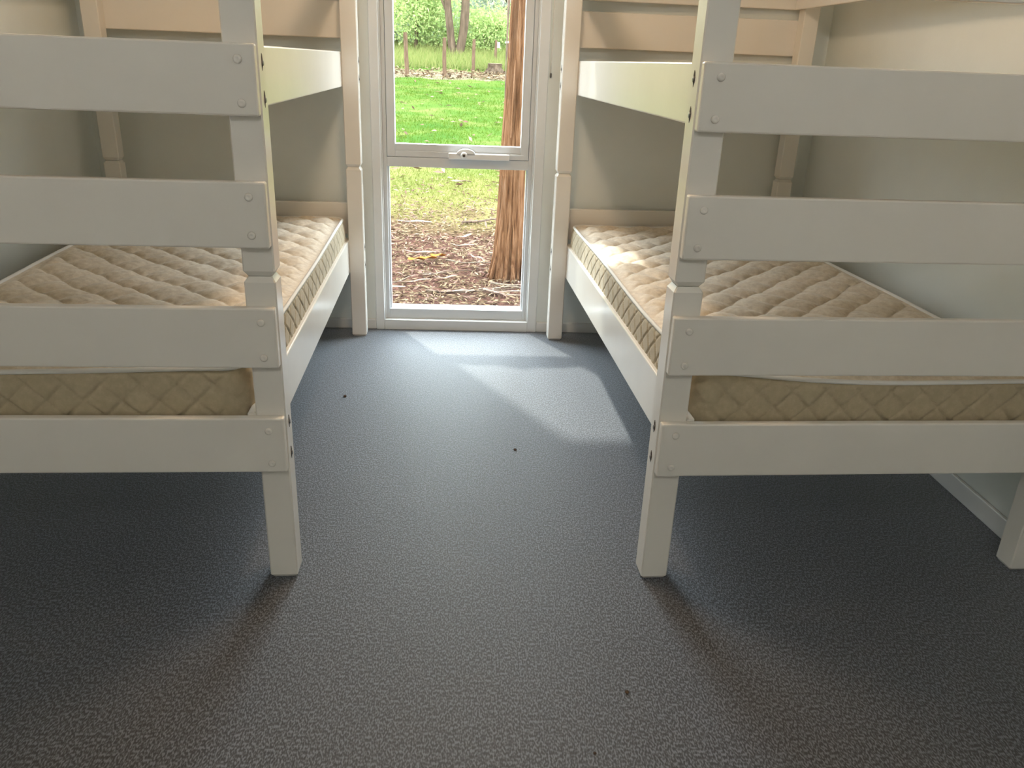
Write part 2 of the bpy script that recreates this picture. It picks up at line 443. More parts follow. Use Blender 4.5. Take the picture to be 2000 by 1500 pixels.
wbox('winder_track', 0.178, 0.245, 0.004, 0.012, 0.8145, 0.834, M['alu'], wd, bev=0.001)

pl_d = bpy.data.lights.new('window_portal', 'AREA')
pl_d.shape = 'RECTANGLE'; pl_d.size = OX1 - OX0; pl_d.size_y = OZ1 - 0.05
pl_d.cycles.is_portal = True
pl = bpy.data.objects.new('window_portal', pl_d); COL.objects.link(pl)
pl.location = ((OX0 + OX1) / 2, YW + TW + 0.005, (OZ1 + 0.05) / 2); pl.rotation_euler = (math.radians(-90), 0, 0)

lit_edge = tube_obj('lit_trim_edge', [(0.3475, YW - 0.006, z) for z in np.linspace(2.34, 1.19, 12)], 0.0022, M['piping'], None, 6)  # stands in for the line of light along the architrave edge
tag(lit_edge, 'thin white strip put in for the lit edge of the right window trim', 'lit_edge')
cw = lathe_obj('trim_edge_dot', [(0.002, 0.0), (0.0045, -0.004), (0.0045, -0.016), (0.002, -0.02)], M['bolt'], lit_edge, 10)
cw.location = (0.3475, YW - 0.006, 1.19)

# two drum ceiling lamps (above and behind the picture); aisle one warms the upper bunks, rear one is added fill for board fronts
for LX, LY, mt, lb in ((-0.02, 2.15, 'lamp', 'round warm ceiling light over the aisle'), (-0.04, -0.75, 'fill_lamp', 'round ceiling light added behind the viewer to fill the board fronts')):
    lamp = tag(empty('ceiling_light', (LX, LY, ZC)), lb, 'light')
    lathe_obj('lamp_base', [(0.11, 0.0), (0.135, -0.002), (0.14, -0.012), (0.135, -0.018)], M['winder'], lamp, 32)
    if mt == 'lamp':      # opal drum that also glows downwards
        lathe_obj('lamp_diffuser', [(0.128, -0.0182), (0.130, -0.03), (0.130, -0.065), (0.12, -0.078), (0.02, -0.085)], M[mt], lamp, 32)
    else:                 # glowing band above an opaque plate
        lathe_obj('lamp_diffuser', [(0.128, -0.0182), (0.130, -0.03), (0.130, -0.07), (0.128, -0.078)], M[mt], lamp, 32)
        lathe_obj('lamp_plate', [(0.135, -0.0785), (0.14, -0.082), (0.14, -0.092), (0.12, -0.098), (0.02, -0.1)], M['winder'], lamp, 32)

# ------------------------------------------------------------------ bunk beds
PW, PD, BL_, BW, BT = 0.0677, 0.062, 1.90, 1.086, 0.022   # post width/depth, post pitch, bed width, board thickness
ZJ = 0.7772
NEAR = [(0.3116, 0.4509), (0.5736, 0.7126), (0.8439, 0.9813), (1.1088, 1.2431), (1.372, 1.509)]
FAR = [(0.3116, 0.4509), (0.472, 0.613), (1.1088, 1.2431), (1.295, 1.438), (1.479, 1.62)]
ZT = 1.66
R_IN, R_T = PW, 0.020

def post_bm(z0, z1, u0, u1, v0, v1, ch0=0.010, ch1=0.010):
    bm = bmesh.new(); e = 0.003
    def ring(z, ins):
        a0, a1, b0, b1 = u0 + ins, u1 - ins, v0 + ins, v1 - ins
        pts = [(a0 + e, b0), (a1 - e, b0), (a1, b0 + e), (a1, b1 - e), (a1 - e, b1), (a0 + e, b1), (a0, b1 - e), (a0, b0 + e)]
        return [bm.verts.new((x, y, z)) for x, y in pts]
    rs = [ring(z0, ch0), ring(z0 + ch0 * 1.5, 0.0), ring(z1 - ch1 * 1.5, 0.0), ring(z1, ch1)]
    for a, b_ in zip(rs, rs[1:]):
        for j in range(8): bm.faces.new((a[j], a[(j + 1) % 8], b_[(j + 1) % 8], b_[j]))
    bm.faces.new(rs[0][::-1]); bm.faces.new(rs[-1])
    return bm

# shared small parts
def bolt_mesh():
    o = lathe_obj('bolt', [(0.0085, 0.0), (0.0085, -0.0022), (0.007, -0.0045), (0.0045, -0.0058), (0.0025, -0.0048)], M['white'], None, 14, 'Y')
    me = o.data; bpy.data.objects.remove(o); return me
BOLT = bolt_mesh()
def nut_mesh():
    o = lathe_obj('cross_nut', [(0.0055, 0.0), (0.0055, 0.0022), (0.0045, 0.003)], M['bolt'], None, 12, 'X')
    me = o.data; bpy.data.objects.remove(o); return me
NUT = nut_mesh()
def chip_mesh():
    # ragged chipped slot around the nut, paint worn to raw timber
    bm = bmesh.new(); pts = []
    for i in range(18):
        a = 2 * math.pi * i / 18
        r = 1 + 0.25 * math.sin(5 * a + 1) * math.cos(2 * a)
        pts.append((0.0055 * r * math.cos(a), 0.0145 * r * math.sin(a)))
    f0 = [bm.verts.new((0.0, y, z)) for y, z in pts]; f1 = [bm.verts.new((0.0008, y, z)) for y, z in pts]
    bm.faces.new(f1); bm.faces.new(f0[::-1])
    for i in range(18): bm.faces.new((f0[i], f0[(i + 1) % 18], f1[(i + 1) % 18], f1[i]))
    me = bpy.data.meshes.new('nut_recess'); bmesh.ops.recalc_face_normals(bm, faces=bm.faces); bm.to_mesh(me); bm.free(); me.materials.append(M['hole'])
    return me
CHIP = chip_mesh()

def small(name, me, parent, loc, rz=0.0):
    o = bpy.data.objects.new(name, me); COL.objects.link(o); o.parent = parent; o.location = loc; o.rotation_euler = (0, 0, rz); return o

def make_bunk(s, loc, rz, label):
    """s=+1: bed extends to +x from its aisle face, s=-1: to -x."""
    root = tag(empty('bunk_bed', loc, rz), label, 'bunk bed', 'white timber bunk beds')
    def X(a, b_): return (min(s * a, s * b_), max(s * a, s * b_))
    posts = {}
    for u0, u1, side in ((0, PW, 'in'), (BW - PW, BW, 'out')):
        for v0, end in ((0, 'near'), (BL_, 'far')):
            xa, xb = X(u0, u1)
            posts[side, end, 0] = bm_obj('post', post_bm(0.0, ZJ - 0.0006, xa, xb, v0, v0 + PD, 0.006, 0.008), M['white'], root)
            posts[side, end, 1] = bm_obj('post', post_bm(ZJ + 0.0006, ZT, xa, xb, v0, v0 + PD, 0.008, 0.006), M['white'], root)
    # end boards with their bolts
    for zs, v0, v1, face in ((NEAR, -BT, 0.0, -BT), (FAR, BL_ + PD, BL_ + PD + BT, None)):
        for z0, z1 in zs:
            xa, xb = X(0.002, BW - 0.002)
            bo = bm_obj('end_board', box_bm(xa, xb, v0, v1, z0, z1, 0.004, 2), M['white'], root)
            if face is not None:
                for u in (0.036, BW - 0.036):
                    for z in (z0 + 0.026, z1 - 0.030):
                        small('bolt', BOLT, bo, (s * (u + random.uniform(-.003, .003)), face, z + random.uniform(-.002, .002)))
    # long rails bolted to the bed side of the posts
    for z0, z1 in ((0.306, 0.455), (1.106, 1.243)):
        for u0, u1, side in ((R_IN, R_IN + R_T, 'in'), (BW - R_IN - R_T, BW - R_IN, 'out')):
            xa, xb = X(u0, u1)
            bm_obj('side_rail', box_bm(xa, xb, 0.0, BL_ + PD, z0, z1, 0.004, 2), M['white'], root)
            if side == 'in':
                lev = 0 if z0 < 0.7 else 1
                for end, vc in (('near', PD * 0.5), ('far', BL_ + PD * 0.5)):
                    for z in (z0 + 0.035, z1 - 0.032):
                        rzz = 0.0 if s < 0 else math.pi
                        ch = small('nut_recess', CHIP, posts['in', end, lev], (0.0 - 0.0002 * (-s), vc, z), rzz)
                        nu = small('cross_nut', NUT, posts['in', end, lev], (0.0, vc, z - 0.003), rzz)
                        nu['label'] = 'dark metal cross nut'
    # guard rails of the upper bunk
    for u0, u1 in ((R_IN, R_IN + R_T), (BW - R_IN - R_T, BW - R_IN)):
        xa, xb = X(u0, u1)
        bm_obj('guard_rail', box_bm(xa, xb, 0.0, BL_ + PD, 1.479, 1.62, 0.004, 2), M['white'], root)
    for z in (0.385, 1.165):
        xa, xb = X(R_IN + R_T, BW - R_IN - R_T)
        o = bm_obj('bed_base', box_bm(xa, xb, 0.001, BL_ + PD - 0.001, z, z + 0.015, 0.0, 2), M['ply'], root)
        o['label'] = 'plywood bed base'
    return root

LOC_L, RZ_L = (-0.417, 1.7039, 0.0), 0.0301
LOC_R, RZ_R = (0.4584, 1.699, 0.0), 0.0388
make_bunk(-1, LOC_L, RZ_L, 'white painted timber bunk bed along the left wall')
make_bunk(+1, LOC_R, RZ_R, 'white painted timber bunk bed along the right wall')

# ------------------------------------------------------------------ mattresses
def make_mattress(s, loc, rz, label, cm, cp):
    root = tag(empty('mattress', (loc[0], loc[1], 0.4002), rz), label, 'mattress', 'quilted mattresses on the lower bunks')
    U0, U1, V0, V1, H, R = 0.0885, 0.9965, 0.018, 1.935, 0.146, 0.055
    S = 0.1455
    def edge_ins(v):
        d = np.minimum(v - V0, V1 - v); d = np.clip(d, 0, R)
        return R - np.sqrt(np.maximum(R * R - (R - d) ** 2, 0))
    def sag(u, v):
        return 0.004 * np.sin(u * 7.0 + 0.5 * v + s) + 0.003 * np.sin(v * 5.1 + 1.3 * s + u * 3) - 0.002 + 0.016 * np.exp(-((u - 0.09) / 0.22) ** 2) * np.exp(-(v / 0.35) ** 2)
    nu_, nv_ = 200, 424
    tv = np.linspace(V0, V1, nv_); tu = np.linspace(0, 1, nu_)
    Vv = np.repeat(tv[:, None], nu_, 1)
    ins = edge_ins(Vv)
    Uu = U0 + ins + tu[None, :] * (U1 - U0 - 2 * ins)
    d = np.minimum(np.minimum(Uu - U0, U1 - Uu), np.minimum(Vv - V0, V1 - Vv))
    fade = np.clip((d - 0.012) / 0.05, 0, 1); fade = fade * fade * (3 - 2 * fade)
    wob = 0.006 * np.sin(Vv * 23 + Uu * 9) + 0.005 * np.sin(Uu * 31 - Vv * 17)
    q = np.abs(np.sin(np.pi * (Uu - Vv - cm + wob) / S)) ; r_ = np.abs(np.sin(np.pi * (Uu + Vv - cp - wob) / S))
    puff = (q ** 0.36) * (0.25 + 0.75 * r_ ** 0.7)
    rn = 0.0008 * np.sin(Uu * 140 + 3 * np.sin(Vv * 60)) * np.sin(Vv * 120)
    Z = H + sag(Uu, Vv) - 0.001 + fade * (0.019 * puff + 0.002 + rn)
    verts = np.stack([s * Uu, Vv, Z], -1).reshape(-1, 3)
    i = np.arange(nv_ - 1)[:, None] * nu_ + np.arange(nu_ - 1)[None, :]
    quads = np.stack([i, i + 1, i + nu_ + 1, i + nu_], -1).reshape(-1, 4)
    if s < 0: quads = quads[:, ::-1]
    link_mesh('top_panel', np_mesh('top_panel', verts, quads, True), M['ticking'], root)
    # perimeter of the rounded rectangle
    def perim(n_corner=10, step=0.005):
        pts = []
        cs = [(U1 - R, V0 + R, -90), (U1 - R, V1 - R, 0), (U0 + R, V1 - R, 90), (U0 + R, V0 + R, 180)]
        for k, (cu, cv, a0) in enumerate(cs):
            for a in np.linspace(a0, a0 + 90, n_corner):
                pts.append((cu + R * math.cos(math.radians(a)), cv + R * math.sin(math.radians(a))))
            nx = cs[(k + 1) % 4]
            e = (nx[0] + R * math.cos(math.radians(nx[2])), nx[1] + R * math.sin(math.radians(nx[2])))
            b0 = pts[-1]; L_ = math.hypot(e[0] - b0[0], e[1] - b0[1]); m_ = int(L_ / step)
            for t in range(1, m_): pts.append((b0[0] + (e[0] - b0[0]) * t / m_, b0[1] + (e[1] - b0[1]) * t / m_))
        return np.array(pts)
    P = perim()
    n = len(P)
    nrm = np.roll(P, -1, 0) - np.roll(P, 1, 0); nrm /= np.linalg.norm(nrm, axis=1)[:, None]
    nrm = np.stack([nrm[:, 1], -nrm[:, 0]], -1)
    arc = np.concatenate([[0], np.cumsum(np.linalg.norm(np.diff(P, axis=0), axis=1))])
    top = H + sag(P[:, 0], P[:, 1]) - 0.001
    nz = 30; tz = np.linspace(0, 1, nz)
    SS, SH = 0.083, 0.057
    rows = []
    for t in tz:
        z = t * top
        bul = 0.007 * math.sin(math.pi * t) - 0.012 * max(0.0, 0.22 - t) / 0.22 * (0.22 - t) / 0.22 * 1.6
        a = arc / SS; bb = z / (2 * SH) * 1.0
        e1 = np.abs(np.sin(np.pi * (a + bb * 2 * 0.72))); e2 = np.abs(np.sin(np.pi * (a - bb * 2 * 0.72)))
        quil = 0.0085 * (np.minimum(np.minimum(e1, e2) / 0.24, 1.0) ** 0.6)
        quil = quil * min(1, t / 0.06) * min(1, (1 - t) / 0.06)
        off = bul + quil - 0.006
        rows.append(np.stack([s * (P[:, 0] + nrm[:, 0] * off), P[:, 1] + nrm[:, 1] * off, z], -1))
    verts = np.concatenate(rows)
    j = np.arange(n); k = (j + 1) % n
    quads = np.concatenate([np.stack([r0_ * n + j, r0_ * n + k, (r0_ + 1) * n + k, (r0_ + 1) * n + j], -1) for r0_ in range(nz - 1)])
    if s < 0: quads = quads[:, ::-1]
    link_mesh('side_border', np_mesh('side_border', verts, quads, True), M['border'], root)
    bb = rows[0]
    me = bpy.data.meshes.new('bottom_panel'); me.from_pydata([tuple(v) for v in bb], [], [list(range(n))[::-1] if s > 0 else list(range(n))]); me.update()
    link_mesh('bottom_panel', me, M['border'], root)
    # white piping round the top edge
    rr = 0.0062; seg = 8; aa = np.linspace(0, 2 * np.pi, seg, endpoint=False)
    ring = []
    for a in aa:
        ring.append(np.stack([s * (P[:, 0] + nrm[:, 0] * (rr * math.cos(a) - 0.002)), P[:, 1] + nrm[:, 1] * (rr * math.cos(a) - 0.002), top + rr * math.sin(a) + 0.001], -1))
    verts = np.concatenate(ring)
    quads = np.concatenate([np.stack([r0_ * n + j, r0_ * n + k, ((r0_ + 1) % seg) * n + k, ((r0_ + 1) % seg) * n + j], -1) for r0_ in range(seg)])
    if s < 0: quads = quads[:, ::-1]
    pp = link_mesh('piping', np_mesh('piping', verts, quads, True), M['piping'], root)
    pp['label'] = 'white piped edge'
    return root
make_mattress(-1, LOC_L, RZ_L, 'beige quilted mattress with white piping on the left lower bunk', -0.128, 1.485)
make_mattress(+1, LOC_R, RZ_R, 'beige quilted mattress with white piping on the right lower bunk', -0.26, 1.485)

# ------------------------------------------------------------------ yard outside
_ys = np.array([3.8, 6.5, 12, 23, 30, 45, 60, 110]); _zs = np.array([-.12, -.12, .12, .80, 1.42, 2.6, 4.6, 15.0])
def zg(x, y):
    x = np.asarray(x, float); y = np.asarray(y, float)
    z = np.interp(y, _ys, _zs)
    rough = np.clip((y - 4.5) / 1.0, 0, 1)
    return z + rough * (0.012 * np.sin(x * 3.1 + y * 1.7) + 0.010 * np.sin(x * 5.3 - y * 4.1) + 0.006 * np.sin(x * 13 + 2) * np.sin(y * 11))

gx = np.concatenate([np.linspace(-60, -3, 50), np.linspace(-2.9, 2.9, 90), np.linspace(3, 60, 50)])
gy = np.concatenate([np.linspace(4.45, 8.5, 90), np.linspace(8.6, 26, 140), np.linspace(26.3, 110, 70)])
GX, GY = np.meshgrid(gx, gy)
gv = np.stack([GX, GY, zg(GX, GY)], -1).reshape(-1, 3)
nx_, ny_ = len(gx), len(gy)
i = np.arange(ny_ - 1)[:, None] * nx_ + np.arange(nx_ - 1)[None, :]
gq = np.stack([i, i + 1, i + nx_ + 1, i + nx_], -1).reshape(-1, 4)
tag(link_mesh('ground', np_mesh('ground', gv, gq, True), M['ground']), 'yard sloping up from leaf litter to lawn', 'ground', kind='structure')
tag(box('path', -22, 22, YW + TW, 4.50, -0.30, -0.105, M['concrete'], bev=0.006), 'pale concrete path right outside the window', 'path', kind='structure')

def leaf_cards(P, length, width, flat=0.0, curl=0.0):
    """diamond leaves at points P; flat in 0..1 keeps them near horizontal."""
    n = len(P)
    d = rng.normal(size=(n, 3)); d[:, 2] *= (1 - flat); d /= np.linalg.norm(d, axis=1)[:, None]
    t = rng.normal(size=(n, 3)); t[:, 2] *= (1 - flat)
    sd = np.cross(d, t); 
    if flat > 0.5:
        sd = np.cross(d, np.array([0, 0, 1.0]) + rng.normal(size=(n, 3)) * 0.35)
    sd /= np.linalg.norm(sd, axis=1)[:, None] + 1e-9
    L_ = (length * rng.uniform(0.6, 1.3, n))[:, None]; W_ = (width * rng.uniform(0.7, 1.3, n))[:, None]
    lift = np.zeros((n, 3)); lift[:, 2] = curl * rng.uniform(0, 1, n)
    a = P - d * L_ * .5; b_ = P + sd * W_ * .5 + lift; c = P + d * L_ * .5; e = P - sd * W_ * .5 + lift
    V = np.stack([a, b_, c, e], 1).reshape(-1, 3)
    Fq = np.arange(4 * n).reshape(n, 4)
    return V, Fq

def blades(P, h, w, lean=0.35):
    n = len(P)
    H = h * rng.uniform(0.5, 1.3, n)
    a = rng.uniform(0, 2 * np.pi, n); s_ = np.stack([np.cos(a), np.sin(a), np.zeros(n)], -1) * (w * rng.uniform(.6, 1.4, n))[:, None]
    tip = P + np.stack([rng.normal(0, lean, n) * H, rng.normal(0, lean, n) * H, H], -1)
    V = np.stack([P - s_, P + s_, tip], 1).reshape(-1, 3)
    return V, np.arange(3 * n).reshape(n, 3)

def wedge(n, y0, y1, half0, half1, p=1.0):
    y = y0 + (y1 - y0) * rng.uniform(0, 1, n) ** p
    hw = half0 + (half1 - half0) * (y - y0) / (y1 - y0)
    x = rng.uniform(-1, 1, n) * hw
    return x, y

# lawn
x, y = wedge(110000, 6.9, 23.0, 2.6, 6.5, 1.35)
edge = 7.5 + 0.35 * np.sin(x * 2.3) + 0.25 * np.sin(x * 5.1 + 1) + rng.normal(0, .25, len(x))
k = y > edge; x, y = x[k], y[k]
patch = np.sin(x * 1.9 + y * .8) + np.sin(x * .7 - y * 1.3 + 1) + rng.normal(0, .8, len(x)); k = patch > -1.2; x, y = x[k], y[k]
V, Fq = blades(np.stack([x, y, zg(x, y) - .004], -1), 0.042, 0.0045, 0.6)
tag(link_mesh('lawn_grass', np_mesh('lawn_grass', V, Fq), M['grass']), 'short bright green lawn beyond the leaf litter', 'grass', kind='stuff')
# long grass behind the fence
x, y = wedge(60000, 24.9, 40.0, 7.8, 12.0)
V, Fq = blades(np.stack([x, y, zg(x, y) - .02], -1), 0.30, 0.014, 0.4)
tag(link_mesh('long_grass', np_mesh('long_grass', V, Fq), M['tallgrass']), 'long pale grass growing behind the fence posts', 'grass', kind='stuff')
# leaf litter
x, y = wedge(22000, 4.5, 8.6, 1.9, 2.9)
k = y < 7.7 + rng.normal(0, .5, len(x)); x, y = x[k], y[k]
V, Fq = leaf_cards(np.stack([x, y, zg(x, y) + rng.uniform(.004, .022, len(x))], -1), 0.06, 0.012, 0.8, 0.006)
x, y = wedge(2600, 4.5, 9.0, 1.9, 3.0)
V2, Fq2 = leaf_cards(np.stack([x, y, zg(x, y) + rng.uniform(.012, .03, len(x))], -1), 0.07, 0.016, 0.8, 0.012)
# sparse leaves on the lawn and the leaf band at the fence
x, y = wedge(500, 8.5, 22.0, 3, 6); V3, Fq3 = leaf_cards(np.stack([x, y, zg(x, y) + .035], -1), 0.13, 0.045, 0.85, 0.01)
x, y = wedge(2500, 22.4, 24.6, 6.5, 7.0); V4, Fq4 = leaf_cards(np.stack([x, y, zg(x, y) + rng.uniform(.01, .06, len(x))], -1), 0.17, 0.05, 0.7, 0.02)
allV = [V, V2, V3, V4]; allF = [Fq, Fq2, Fq3, Fq4]; off = 0; FF = []; MI = []
for kk, (v, f) in enumerate(zip(allV, allF)):
    FF.append(f + off); off += len(v); MI.append(np.full(len(f), 0 if kk in (0, 3) else 1))
tag(link_mesh('leaf_litter', np_mesh('leaf_litter', np.concatenate(allV), np.concatenate(FF), False, np.concatenate(MI)), [M['litter'], M['litter_pale']]), 'dry brown and bleached gum leaves covering the earth', 'leaves', kind='stuff')

def curve_pts(x, y, length, ang, bend, n=9, lift=0.01, wave=0.0):
    t = np.linspace(-.5, .5, n)
    a = ang + bend * t
    dx = np.cumsum(np.cos(a)) * length / n; dy = np.cumsum(np.sin(a)) * length / n
    px = x + dx - dx.mean(); py = y + dy - dy.mean()
    return np.stack([px, py, zg(px, py) + lift + wave * np.sin(t * 9)], -1)

# sticks: x, y, length, angle, bend, radius, material, label
STICKS = [
    (0.02, 4.80, 0.62, 0.16, 0.7, 0.0065, 'darkstick', 'long dark curved stick in front of the tree trunk'),
    (0.30, 4.72, 0.50, -0.42, 0.3, 0.008, 'strip', 'pale straight stick nearest the window at the right'),
    (0.33, 4.98, 0.42, 0.05, 0.9, 0.007, 'stick', 'tan curved stick at the foot of the trunk'),
    (0.22, 4.88, 0.36, 0.25, -0.8, 0.0065, 'stick', 'tan bent stick in front of the trunk'),
    (-0.20, 5.20, 0.28, 0.75, 0.3, 0.005, 'strip', 'short pale upright-looking twig below the orange leaves'),
    (-0.10, 5.24, 0.50, 0.42, -0.3, 0.0055, 'darkstick', 'thin dark twig behind the orange leaves'),
    (0.02, 5.55, 0.40, 0.1, 0.5, 0.006, 'stick', 'tan twig left of the trunk base'),
    (0.12, 7.05, 0.46, 0.55, 0.1, 0.012, 'darkstick', 'dark stick at the lawn edge left of the trunk'),
    (-0.07, 8.77, 0.20, -0.12, 0.3, 0.009, 'darkstick', 'short dark stick lying alone on the lawn'),
    (-0.42, 5.02, 0.30, 0.9, 0.6, 0.005, 'stick', 'tan twig at the left edge of the litter'),
]
for sx, sy2, ln, an, bd, rd, mt, lb in STICKS:
    pts = curve_pts(sx, sy2, ln, an, bd, 11, 0.022, 0.004)
    tag(tube_obj('stick', pts, rd * np.linspace(1.0, .55, 11), M[mt], None, 7), lb, 'stick', 'sticks on the ground outside')

def ribbon_obj(name, pts, width, mat, thick=0.003, twist=0.4, parent=None):
    n = len(pts); tan = np.gradient(pts, axis=0); tan /= np.linalg.norm(tan, axis=1)[:, None]
    V = []
    for i_ in range(n):
        t = i_ / (n - 1); w = width * math.sin(math.pi * (0.12 + 0.76 * t)) * .5
        s_ = np.cross(tan[i_], (0, 0, 1)); s_ /= np.linalg.norm(s_) + 1e-9
        u_ = np.cross(s_, tan[i_]); a = twist * math.sin(3 * t + width * 90)
        e = math.cos(a) * s_ + math.sin(a) * u_; nn = np.cross(tan[i_], e)
        for sg, th in ((-1, 0), (0, -.25 * w), (1, 0)):
            V.append(pts[i_] + e * w * sg + nn * th + nn * thick * .5)
        for sg, th in ((1, 0), (0, -.25 * w), (-1, 0)):
            V.append(pts[i_] + e * w * sg + nn * th - nn * thick * .5)
    Fq = []
    for i_ in range(n - 1):
        for j in range(6):
            k_ = (j + 1) % 6; Fq.append((i_ * 6 + j, i_ * 6 + k_, i_ * 6 + 6 + k_, i_ * 6 + 6 + j))
    Fq.append(tuple(range(6))[::-1]); Fq.append(tuple(range((n - 1) * 6, n * 6)))
    me = bpy.data.meshes.new(name); me.from_pydata([tuple(v) for v in V], [], Fq); me.update()
    return link_mesh(name, me, mat, parent)

STRIPS = [
    (-0.50, 4.83, 0.26, 0.05, 0.035, 'bleached bark strip at the lower left corner of the window view'),
    (-0.10, 4.78, 0.34, 0.0, 0.030, 'pale bark strip across the front of the litter'),
    (0.24, 4.80, 0.36, -0.15, 0.028, 'pale bark strip in front of the trunk foot'),
    (-0.14, 5.10, 0.20, 0.55, 0.032, 'pale bark piece just below the orange leaves'),
    (0.06, 5.70, 0.15, -0.75, 0.035, 'short white bark piece left of the trunk'),
    (-0.36, 5.85, 0.28, 0.1, 0.040, 'pale curled bark strip behind the orange leaves'),
    (-0.03, 6.55, 0.24, 0.9, 0.042, 'white bark strip midway across the litter'),
    (-0.48, 6.95, 0.36, -0.1, 0.045, 'pale bark strip at the back left of the litter'),
    (-0.05, 6.20, 0.22, 0.0, 0.036, 'pale flat bark piece in the middle of the litter'),
    (-0.34, 4.98, 0.26, 0.35, 0.028, 'pale bark strip at the front left of the litter'),
    (0.16, 5.42, 0.30, 0.25, 0.024, 'narrow pale bark strip beside the trunk base'),
]
for sx, sy2, ln, an, wd_, lb in STRIPS:
    tag(ribbon_obj('bark_strip', curve_pts(sx, sy2, ln, an, 0.9, 9, 0.026, 0.004), wd_ * 0.6, M['strip']), lb, 'bark', 'bark strips in the leaf litter')

for ox, oy, ang, ln, lb in ((-0.215, 5.60, 0.3, 0.13, 'orange dead leaf standing highest of the orange leaves'), (-0.28, 5.50, 0.1, 0.14, 'middle orange dead leaf in the litter'), (-0.36, 5.47, -0.2, 0.14, 'leftmost orange dead leaf in the litter')):
    tag(ribbon_obj('orange_leaf', curve_pts(ox, oy, ln, ang, 0.5, 7, 0.04, 0.003), 0.06, M['orange'], 0.002, 0.5), lb, 'leaf', 'orange dead leaves')

# near tree: stringy trunk just outside the window
def trunk_obj(name, path, radii, mat, seg=28, ridge=0.10, parent=None, flute=9, taper_noise=0.04):
    path = np.asarray(path, float); 
    t0 = np.linspace(0, 1, len(path)); nn = max(12, int(len(path) * 10)); t1 = np.linspace(0, 1, nn)
    P = np.stack([np.interp(t1, t0, path[:, c_]) for c_ in range(3)], -1)
    Rr = np.interp(t1, t0, radii)
    a = np.linspace(0, 2 * np.pi, seg, endpoint=False)
    V = []
    for i_ in range(nn):
        rr = Rr[i_] * (1 + ridge * np.sin(flute * a + 1.3 * np.sin(t1[i_] * 7)) * 0.5 + ridge * 0.6 * np.sin(flute * 2.0 * a + t1[i_] * 17) + taper_noise * np.sin(3 * a + t1[i_] * 9))
        V.append(np.stack([P[i_, 0] + rr * np.cos(a), P[i_, 1] + rr * np.sin(a), np.full(seg, P[i_, 2])], -1))
    V = np.concatenate(V); j = np.arange(seg); k_ = (j + 1) % seg
    Q = np.concatenate([np.stack([r_ * seg + j, r_ * seg + k_, (r_ + 1) * seg + k_, (r_ + 1) * seg + j], -1) for r_ in range(nn - 1)])
    return link_mesh(name, np_mesh(name, V, Q, True), mat, parent)

TX, TY = 0.265, 5.26
tree = tag(empty('gum_tree', (TX, TY, -0.15)), 'brown stringy-barked tree trunk right outside the window', 'tree')
trunk_obj('trunk', [(-.012, 0, 0), (-.008, 0, .06), (0.0, 0, .2), (.006, 0, .45), (.012, 0, .8), (.028, 0, 1.3), (.045, .01, 1.9), (.07, .05, 3.0), (.06, .1, 4.5), (.1, .15, 6.5)],
          [.128, .115, .100, .088, .079, .073, .070, .065, .055, .03], M['trunk'], 40, 0.06, tree, 11)
# buttress fibres / root ridges at the foot
for kk, an in enumerate(np.linspace(-2.9, 0.1, 9)):
    r1, r2 = .135 + .02 * math.sin(kk * 2.1), .085
    pts = [(r1 * math.cos(an), r1 * math.sin(an), .005), (r1 * .9 * math.cos(an + .05), r1 * .9 * math.sin(an + .05), .06), (.098 * math.cos(an + .1), .098 * math.sin(an + .1), .2), (r2 * math.cos(an + .12), r2 * math.sin(an + .12), .4)]
    tube_obj('root_ridge', pts, np.array([.02, .016, .011, .005]), M['trunk'], tree, 7)
# loose hanging bark on the left of the trunk
o = ribbon_obj('hanging_bark', np.array([(-.055 + .012 * t - .004 * math.sin(5 * t), -.055, .85 + .0 + 1.6 * t) for t in np.linspace(0.20, 1, 14)]), 0.03, M['darkstick'], 0.004, 0.5, tree)
o['label'] = 'dark loose strip of hanging bark'
for kk in range(7):
    a = -2.6 + kk * 0.38; z0 = 0.25 + 0.23 * ((kk * 5) % 7); rr = .083
    o = ribbon_obj('bark_flake', np.array([(rr * math.cos(a + .08 * t) + .012 * (z0 + t * .5) * .8, rr * math.sin(a + .08 * t), z0 + t * .45) for t in np.linspace(0, 1, 8)]), 0.02, M['trunk'], 0.006, 0.3, tree)
for bx, by, bz, hx, hy, hz in ((.07, .06, 3.2, 1.1, .3, 5.2), (.06, .1, 4.4, -.8, .5, 6.0)):
    tube_obj('branch', [(bx, by, bz), ((bx + hx) / 2 + .1, (by + hy) / 2, (bz + hz) / 2), (hx, hy, hz)], np.array([.04, .03, .015]), M['trunk'], tree, 8)

